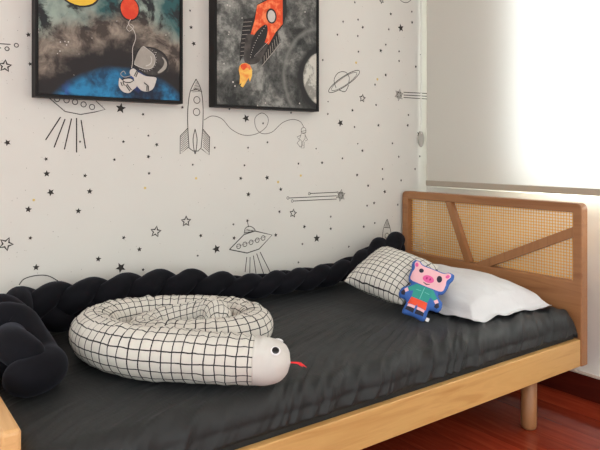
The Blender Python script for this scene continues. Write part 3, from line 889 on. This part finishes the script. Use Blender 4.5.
for s in (-1, 1):
    q = lambda L: [(s*a, b) for a, b in L]
    pig_obj('arm', [q([(5.6, 9.1), (6.5, 8.0), (5.6, 6.9), (4.7, 7.8)])], pink_fab, .05)
    pig_obj('hoof', [q([(6.5, 7.9), (7.2, 6.6), (6.6, 5.7), (5.5, 5.9), (5.6, 6.9)])], dark_print, .06)
    pig_obj('leg', [q([(.4, 3.3), (3.1, 3.3), (3.1, 2.3), (.4, 2.3)])], pink_fab, .05)
    pig_obj('shoe', [q([(.3, 2.3), (3.2, 2.3), (3.4, .9), (.3, .8)])], dark_print, .06)
bm = bmesh.new(); add_box(bm, .044, .056, .004, .018, -.001, .001, .0004, 1)
tg = from_bm('tag', bm, tagwhite, PG); tg['label'] = 'white fabric tag'
bm = bmesh.new(); g = bmesh.ops.create_uvsphere(bm, u_segments=14, v_segments=10, radius=.004); bmesh.ops.translate(bm, vec=(.012, .206, .004), verts=g['verts'])
from_bm('hanging_loop', bm, dark_print, PG, True)
foot = Vector((1.610, 1.530, .412)); top = Vector((1.728, 1.622, .592))
uy = (top-foot).normalized(); tocam = Vector((-foot.x, -foot.y, EYE-foot.z)).normalized()
uz = (tocam-uy*tocam.dot(uy)).normalized(); ux = uy.cross(uz)
PG.matrix_world = Matrix.Translation(foot) @ Matrix((ux, uy, uz)).transposed().to_4x4() @ Matrix.Rotation(math.radians(-18), 4, 'Z')
bpy.context.view_layer.update()
print('settle pig', settle(PG, [o for o in PG.children if o.name.startswith('body')], [mt, PW, gc]))

# ------------------------------------------------------------------ pictures
FY = 2.140
def paint_mat(name, build):
    a = NT(name); tc = a.n('ShaderNodeTexCoord'); sep = a.n('ShaderNodeSeparateXYZ'); a.l(tc.outputs['Object'], sep.inputs[0])
    col = build(a, tc.outputs['Object'], sep.outputs[0], sep.outputs[2])
    g = a.noise(500, 2, .7, tc.outputs['Object'])
    a.set(col, .7); a.bump(g, .2, .001); return a.m
def dist2(a, X, Z, cx, cz, warp, amt):
    d = a.math('SQRT', a.math('ADD', a.math('POWER', a.math('SUBTRACT', X, cx), 2), a.math('POWER', a.math('SUBTRACT', Z, cz), 2)))
    return a.math('ADD', d, a.math('MULTIPLY', a.math('SUBTRACT', warp, .5), amt))
def build1(a, V, X, Z):
    n1 = a.noise(6, 6, .6, V, .3); n2 = a.noise(13, 6, .66, V, .4); n3 = a.noise(45, 3, .6, V); n4 = a.noise(5, 5, .6, V, .3)
    K = lambda f, lo, hi: a.ramp(f, [(lo, (0, 0, 0, 1)), (hi, (1, 1, 1, 1))])
    d = dist2(a, X, Z, .787, .978, n1, .22)
    sky = a.mix(K(n4, .42, .58), srgb(36, 84, 86), srgb(150, 164, 152))
    sky = a.mix(K(n2, .50, .60), sky, srgb(30, 34, 36))
    brown = a.mix(K(n2, .40, .60), srgb(152, 140, 126), srgb(64, 54, 48))
    blue = a.mix(K(n2, .40, .60), srgb(14, 60, 92), srgb(36, 128, 176))
    blue = a.mix(K(n4, .50, .62), blue, srgb(16, 30, 52)); blue = a.mix(K(n1, .56, .66), blue, srgb(58, 84, 170))
    col = a.mix(K(d, .475, .53), brown, sky)
    col = a.mix(K(d, .365, .42), srgb(30, 25, 25), col)
    d0 = dist2(a, X, Z, .787, .978, n2, .035)
    col = a.mix(K(d0, .300, .326), blue, col)
    return col
def build2(a, V, X, Z):
    n1 = a.noise(7, 6, .72, V, .2); n2 = a.noise(13, 6, .72, V, .3); n3 = a.noise(50, 3, .6, V)
    mx, mz, _ = plane_pt(326, 79, FY)
    d = dist2(a, X, Z, mx, mz, n1, .03)
    bg = a.ramp(n1, [(.38, srgb(34, 36, 34)), (.50, srgb(92, 93, 89)), (.60, srgb(150, 150, 143))])
    bg = a.mix(a.ramp(n2, [(.52, (0, 0, 0, 1)), (.68, (1, 1, 1, 1))]), bg, srgb(42, 43, 41))
    bg = a.mix(a.ramp(d, [(.205, (0, 0, 0, 1)), (.222, (.6, .6, .6, 1)), (.235, (0, 0, 0, 1))]), bg, srgb(136, 136, 130))
    bg = a.mix(a.ramp(d, [(.145, (0, 0, 0, 1)), (.185, (1, 1, 1, 1))]), srgb(30, 30, 29), bg)
    d0 = dist2(a, X, Z, mx, mz, n3, .004)
    moon = a.mix(a.ramp(n2, [(.48, (0, 0, 0, 1)), (.54, (1, 1, 1, 1))]), srgb(198, 196, 184), srgb(138, 137, 128))
    return a.mix(a.ramp(d0, [(.119, (0, 0, 0, 1)), (.123, (1, 1, 1, 1))]), moon, bg)
def picture(name, x0, x1, z0, z1, label, cm, art_mats, art):
    p = empty(name, ((x0+x1)/2, WY-.002, z0)); tag(p, label, 'picture', 'framed watercolours on the wallpaper')
    t = .010
    bm = bmesh.new()
    for q in ((x0, x1, z0, z0+t), (x0, x1, z1-t, z1), (x0, x0+t, z0+t, z1-t), (x1-t, x1, z0+t, z1-t)):
        add_box(bm, q[0], q[1], FY, WY-.001, q[2], q[3])
    under(from_bm('frame', bm, frame_m), p)
    bm = bmesh.new(); add_box(bm, x0+t+.0015, x1-t-.0015, FY+.004, WY-.012, z0+t+.0015, z1-t-.0015)
    art(bm, FY+.0036)
    c = under(from_bm('canvas', bm, [cm]+art_mats), p)
m_yel = paint_mat('yellow_watercolour', lambda a, V, X, Z: a.mix(a.noise(25, 4, .6, V), srgb(238, 206, 60), srgb(222, 168, 60)))
m_red = paint_mat('orange_red_watercolour', lambda a, V, X, Z: a.ramp(a.noise(22, 4, .6, V, .2), [(.4, srgb(214, 58, 30)), (.62, srgb(230, 92, 48))]))
m_wht = paint_mat('off_white_watercolour', lambda a, V, X, Z: a.mix(a.noise(40, 4, .6, V), srgb(214, 208, 200), srgb(186, 180, 172)))
m_vis = paint_mat('grey_visor_watercolour', lambda a, V, X, Z: a.mix(a.noise(40, 4, .6, V), srgb(176, 170, 160), srgb(142, 136, 126)))
m_drk = paint_mat('charcoal_watercolour', lambda a, V, X, Z: a.ramp(a.noise(22, 4, .6, V), [(.4, srgb(52, 48, 46)), (.62, srgb(84, 78, 74))]))
m_blk = paint_mat('black_watercolour', lambda a, V, X, Z: a.mix(a.noise(22, 4, .6, V), srgb(26, 24, 24), srgb(38, 36, 35)))
m_flm = paint_mat('flame_watercolour', lambda a, V, X, Z: a.ramp(a.noise(30, 4, .6, V, .5), [(.35, srgb(236, 140, 60)), (.6, srgb(244, 200, 96))]))
m_org2 = paint_mat('deep_orange_watercolour', lambda a, V, X, Z: a.ramp(a.noise(38, 3, .6, V), [(.45, srgb(226, 76, 30)), (.6, srgb(246, 132, 80))]))
AM = [m_yel, m_red, m_wht, m_vis, m_drk, m_blk, m_flm, m_org2]
Y_, R_, WH, VI, DK, BK, FL, OR = 1, 2, 3, 4, 5, 6, 7, 8
def mk(bm, y):
    lev = [0]
    def P(pts, m, px=True, sm=False):
        lev[0] += 1
        q = [plane_pt(a, b, FY)[:2] for a, b in pts]
        if sm: q = [(v.x, v.y) for v in smooth_closed([Vector(k) for k in q])]
        c = bm.verts
        # fill with triangles through a centred cdt
        n = len(q); r = delaunay_2d_cdt([Vector(k) for k in q], [(i, (i+1) % n) for i in range(n)], [], 1, 1e-7)
        vs = [c.new((v.x, y-.00006*lev[0], v.y)) for v in r[0]]
        for f in r[2]:
            g = bm.faces.new([vs[i] for i in f]); g.material_index = m
    def E(px, py, rx, ry, m, rot=0, n=24):
        x, z, s = plane_pt(px, py, FY); lev[0] += 1
        vs = [bm.verts.new((p[0], y-.00006*lev[0], p[1])) for p in ell(x, z, rx*s, ry*s, rot, n)]
        g = bm.faces.new(vs); g.material_index = m
    def L(pts, w, m):
        lev[0] += 1
        stroke(bm, [plane_pt(a, b, FY)[:2] for a, b in pts], w, m, y=y-.00006*lev[0])
    return P, E, L
def art1(bm, y):
    P, E, L = mk(bm, y)
    E(80, -7, 20, 14, BK); E(80, -8, 18.5, 13.2, Y_)
    E(130, 9, 10.4, 12, BK); E(130, 8.6, 9.2, 10.8, R_)
    L(curve([(131, 19), (129, 24), (134, 30), (136, 38), (133, 48), (133, 60), (132, 68)]), .0022, WH)
    L(curve([(129, 24), (127, 28), (130, 31), (134, 27), (131, 24)]), .0016, WH)
    L(curve([(133, 75), (125, 77), (121, 74), (124, 71), (126, 74)]), .0026, VI)
    P([(136, 53), (140, 48), (148, 46.5), (158, 49), (166, 55), (169, 64), (166, 73), (158, 77), (148, 76), (139, 70), (135, 62)], BK, sm=True)
    P([(137, 54), (141, 49.5), (148, 48), (157, 50.5), (164, 56), (167, 64), (164, 71.5), (157, 75), (148, 74), (140, 69), (136, 62)], DK, sm=True)
    P([(143.5, 46), (149, 50), (154.5, 55), (155.5, 61), (153, 67), (148, 69), (140, 67), (134.5, 64), (136, 58), (139, 51)], VI, sm=True)
    L(curve([(146, 66), (150.5, 64), (152, 60), (151, 56)]), .003, WH)
    L(curve([(143.5, 46), (149, 50), (154.5, 55), (155.5, 61), (153, 67), (148, 69), (140, 67), (134.5, 64)]), .0018, WH)
    P([(163, 57), (167, 62), (166.5, 68), (162, 72), (158, 73), (160, 69), (163, 65), (161, 61)], VI, sm=True)
    P([(160, 56), (164.5, 61), (163.5, 66), (160, 70), (156, 73), (155, 70), (159, 64)], DK, sm=True)
    for k in range(15):
        t = -1.15+k*.235; E(146+10.8*math.cos(t), 59.5+11.6*math.sin(t), .38, .38, WH, n=6)
    # body, arm, legs
    P([(137, 72), (146, 76), (156, 77.5), (156, 82), (153, 89), (147, 91.5), (141, 90), (136, 84), (134, 78)], WH, sm=True)
    P([(130.5, 70), (134, 68.5), (138, 72), (141, 76), (138, 79), (133, 77), (130, 73.5)], WH, sm=True)
    P([(134, 81), (127, 82), (122, 80), (119.5, 78), (119, 86), (123, 91.5), (129, 93), (133, 90), (137, 86)], WH, sm=True)
    P([(123, 78.5), (130, 77.5), (134, 80), (130, 83), (124, 82)], OR if False else BK, sm=True)
    P([(124, 79.3), (130, 78.6), (133, 80.2), (129.5, 82), (124.5, 81.3)], WH, sm=True)
    for a in [((136, 77), (138, 72)), ((134.5, 76), (136.8, 71)), ((121, 82), (122.5, 86)), ((123, 81.5), (124.5, 85.5)), ((127, 84), (131.5, 90)), ((125.8, 85), (130, 91)), ((144, 82.5), (148.5, 86)), ((148.5, 86), (148.5, 91)), ((147, 86), (147, 91))]:
        L(a, .004, DK)
    for a, b, r in [(60.5, 42, 1), (65, 41.5, .9), (68.5, 41.8, 1.2), (66.7, 44.8, 1.1), (60, 51, 1), (57.5, 53.5, .8), (38.5, 29, 1), (38.5, 32, 1), (166, 35, .8), (169, 33, .6), (117, 21, .7), (92, 38, .6), (74, 75, .5), (79, 54, .5), (156, 52.5, .8), (176, 60, .5)]:
        E(a, b, r*.7, r*.7, WH, n=8)
def art2(bm, y):
    P, E, L = mk(bm, y)
    P([(258, 4), (269, -2), (276, -14), (284, -2), (286.5, -2), (287.5, 12), (283, 26), (278, 32), (270, 46), (262, 36), (249, 34), (255, 15)], BK, sm=False)
    P([(244, 19), (254, 17.5), (251, 31), (248, 40), (244, 55), (240, 62), (240.5, 45)], BK)
    for k in range(9): L([(243.5-k*.35, 22+k*4.2), (252.5-k*1.0, 21.5+k*4.2)], .0018, VI)
    P([(278, 31), (281, 40), (272, 54), (263, 66), (262, 55), (268, 44)], BK)
    for k in range(8): L([(278.5-k*2, 33+k*3.2), (280-k*2.2, 42+k*3)], .0022, VI)
    L([(281, 43), (262, 66)], .003, VI)
    P([(248, 34), (262, 38), (268, 44), (262, 58), (255, 64), (245, 62), (245, 45)], DK, sm=True)
    P([(257.5, 5), (270, -1), (283, -2), (283, 24), (276, 32), (269, 44.5), (263, 41), (258, 35.5), (251, 34), (255, 20)], OR)
    P([(270, -1), (276, -22), (283, -2)], OR)
    P([(266, 24.5), (268, 30), (265, 42), (257, 54), (252, 59), (250.5, 52), (253, 38), (259, 29)], BK, sm=True)
    for k in range(14):
        t = k/13; E(250.8+t*15*(.35+.65*t), 57-31*t, .45, .45, WH, n=6); E(255+t*13.5, 56-14*t*(1-.1*t)-t*2, .4, .4, WH, n=6)
    E(271.5, 16, 6.2, 7.6, BK); E(271.5, 16.2, 4.6, 6, WH)
    P([(239.5, 66), (242, 63.5), (246, 62.8), (250, 65), (252.3, 70), (252, 76), (250, 82), (248.5, 78), (246, 82.5), (243, 87.5), (240.5, 86), (241.5, 83), (239.5, 84.5), (240, 76), (238.7, 70)], FL)
    P([(241, 65), (246, 63.4), (250.5, 66.5), (250, 70), (247, 67.5), (244, 70), (241.5, 68.5)], OR, sm=True)
    for a, b, r in [(227.5, 5, 1.2), (230, 6, 1), (229, 32, 1), (228.5, 34.5, .9), (224, 63.5, 1), (233, 82, 1.4), (235, 86, 1.2), (305, 12, 1), (315, 55, 1.2), (299.5, 103.5, 1.1), (257.5, 105.5, 1), (265.5, 103, 1), (242, 18, .8)]:
        E(a, b, r*.75, r*.75, WH, n=8)
picture('framed_picture', .489, 1.014, 1.178, 1.90, 'black framed watercolour of a seated astronaut holding a red balloon above a blue planet', paint_mat('astronaut_canvas', build1), AM, art1)
picture('framed_picture', 1.149, 1.664, 1.173, 1.895, 'black framed grey watercolour of an orange rocket with a flame beside a moon', paint_mat('rocket_canvas', build2), AM, art2)

# ------------------------------------------------------------------ light
w = bpy.data.worlds.new('daylight'); bpy.context.scene.world = w; w.use_nodes = True; nt = w.node_tree
bg = nt.nodes['Background']; tc = nt.nodes.new('ShaderNodeTexCoord'); sep = nt.nodes.new('ShaderNodeSeparateXYZ')
nt.links.new(tc.outputs['Generated'], sep.inputs[0])
def wm(op, a, b=None):
    nd = nt.nodes.new('ShaderNodeMath'); nd.operation = op
    for i, x in enumerate((a, b)):
        if x is None: continue
        if isinstance(x, (int, float)): nd.inputs[i].default_value = x
        else: nt.links.new(x, nd.inputs[i])
    return nd.outputs[0]
def lobe(d, lo, hi, k):
    v = nt.nodes.new('ShaderNodeVectorMath'); v.operation = 'DOT_PRODUCT'; nt.links.new(tc.outputs['Generated'], v.inputs[0]); v.inputs[1].default_value = Vector(d).normalized()
    r = nt.nodes.new('ShaderNodeMapRange'); r.interpolation_type = 'SMOOTHSTEP'
    r.inputs['From Min'].default_value = lo; r.inputs['From Max'].default_value = hi; r.inputs['To Min'].default_value = 0; r.inputs['To Max'].default_value = k
    nt.links.new(v.outputs['Value'], r.inputs[0]); return r.outputs[0]
tot = wm('ADD', lobe((1, 0, 0), .3, .65, 20.0), 1.85)
nt.links.new(tot, bg.inputs[1]); bg.inputs[0].default_value = (.955, .985, 1, 1)

# ------------------------------------------------------------------ camera
cd = bpy.data.cameras.new('camera'); cam = bpy.data.objects.new('camera', cd); C.objects.link(cam)
cd.sensor_width = 36; cd.lens = FOC/600*36; cd.shift_y = -(225-HZ)/600; cd.clip_start = .02
cam.location = (0, 0, EYE); cam.rotation_euler = (PI/2, 0, math.radians(53.9-90))
bpy.context.scene.camera = cam
vs = bpy.context.scene.view_settings
vs.view_transform = 'Standard'; vs.look = 'None'; vs.gamma = 1; vs.exposure = 0.10; vs.use_curve_mapping = False
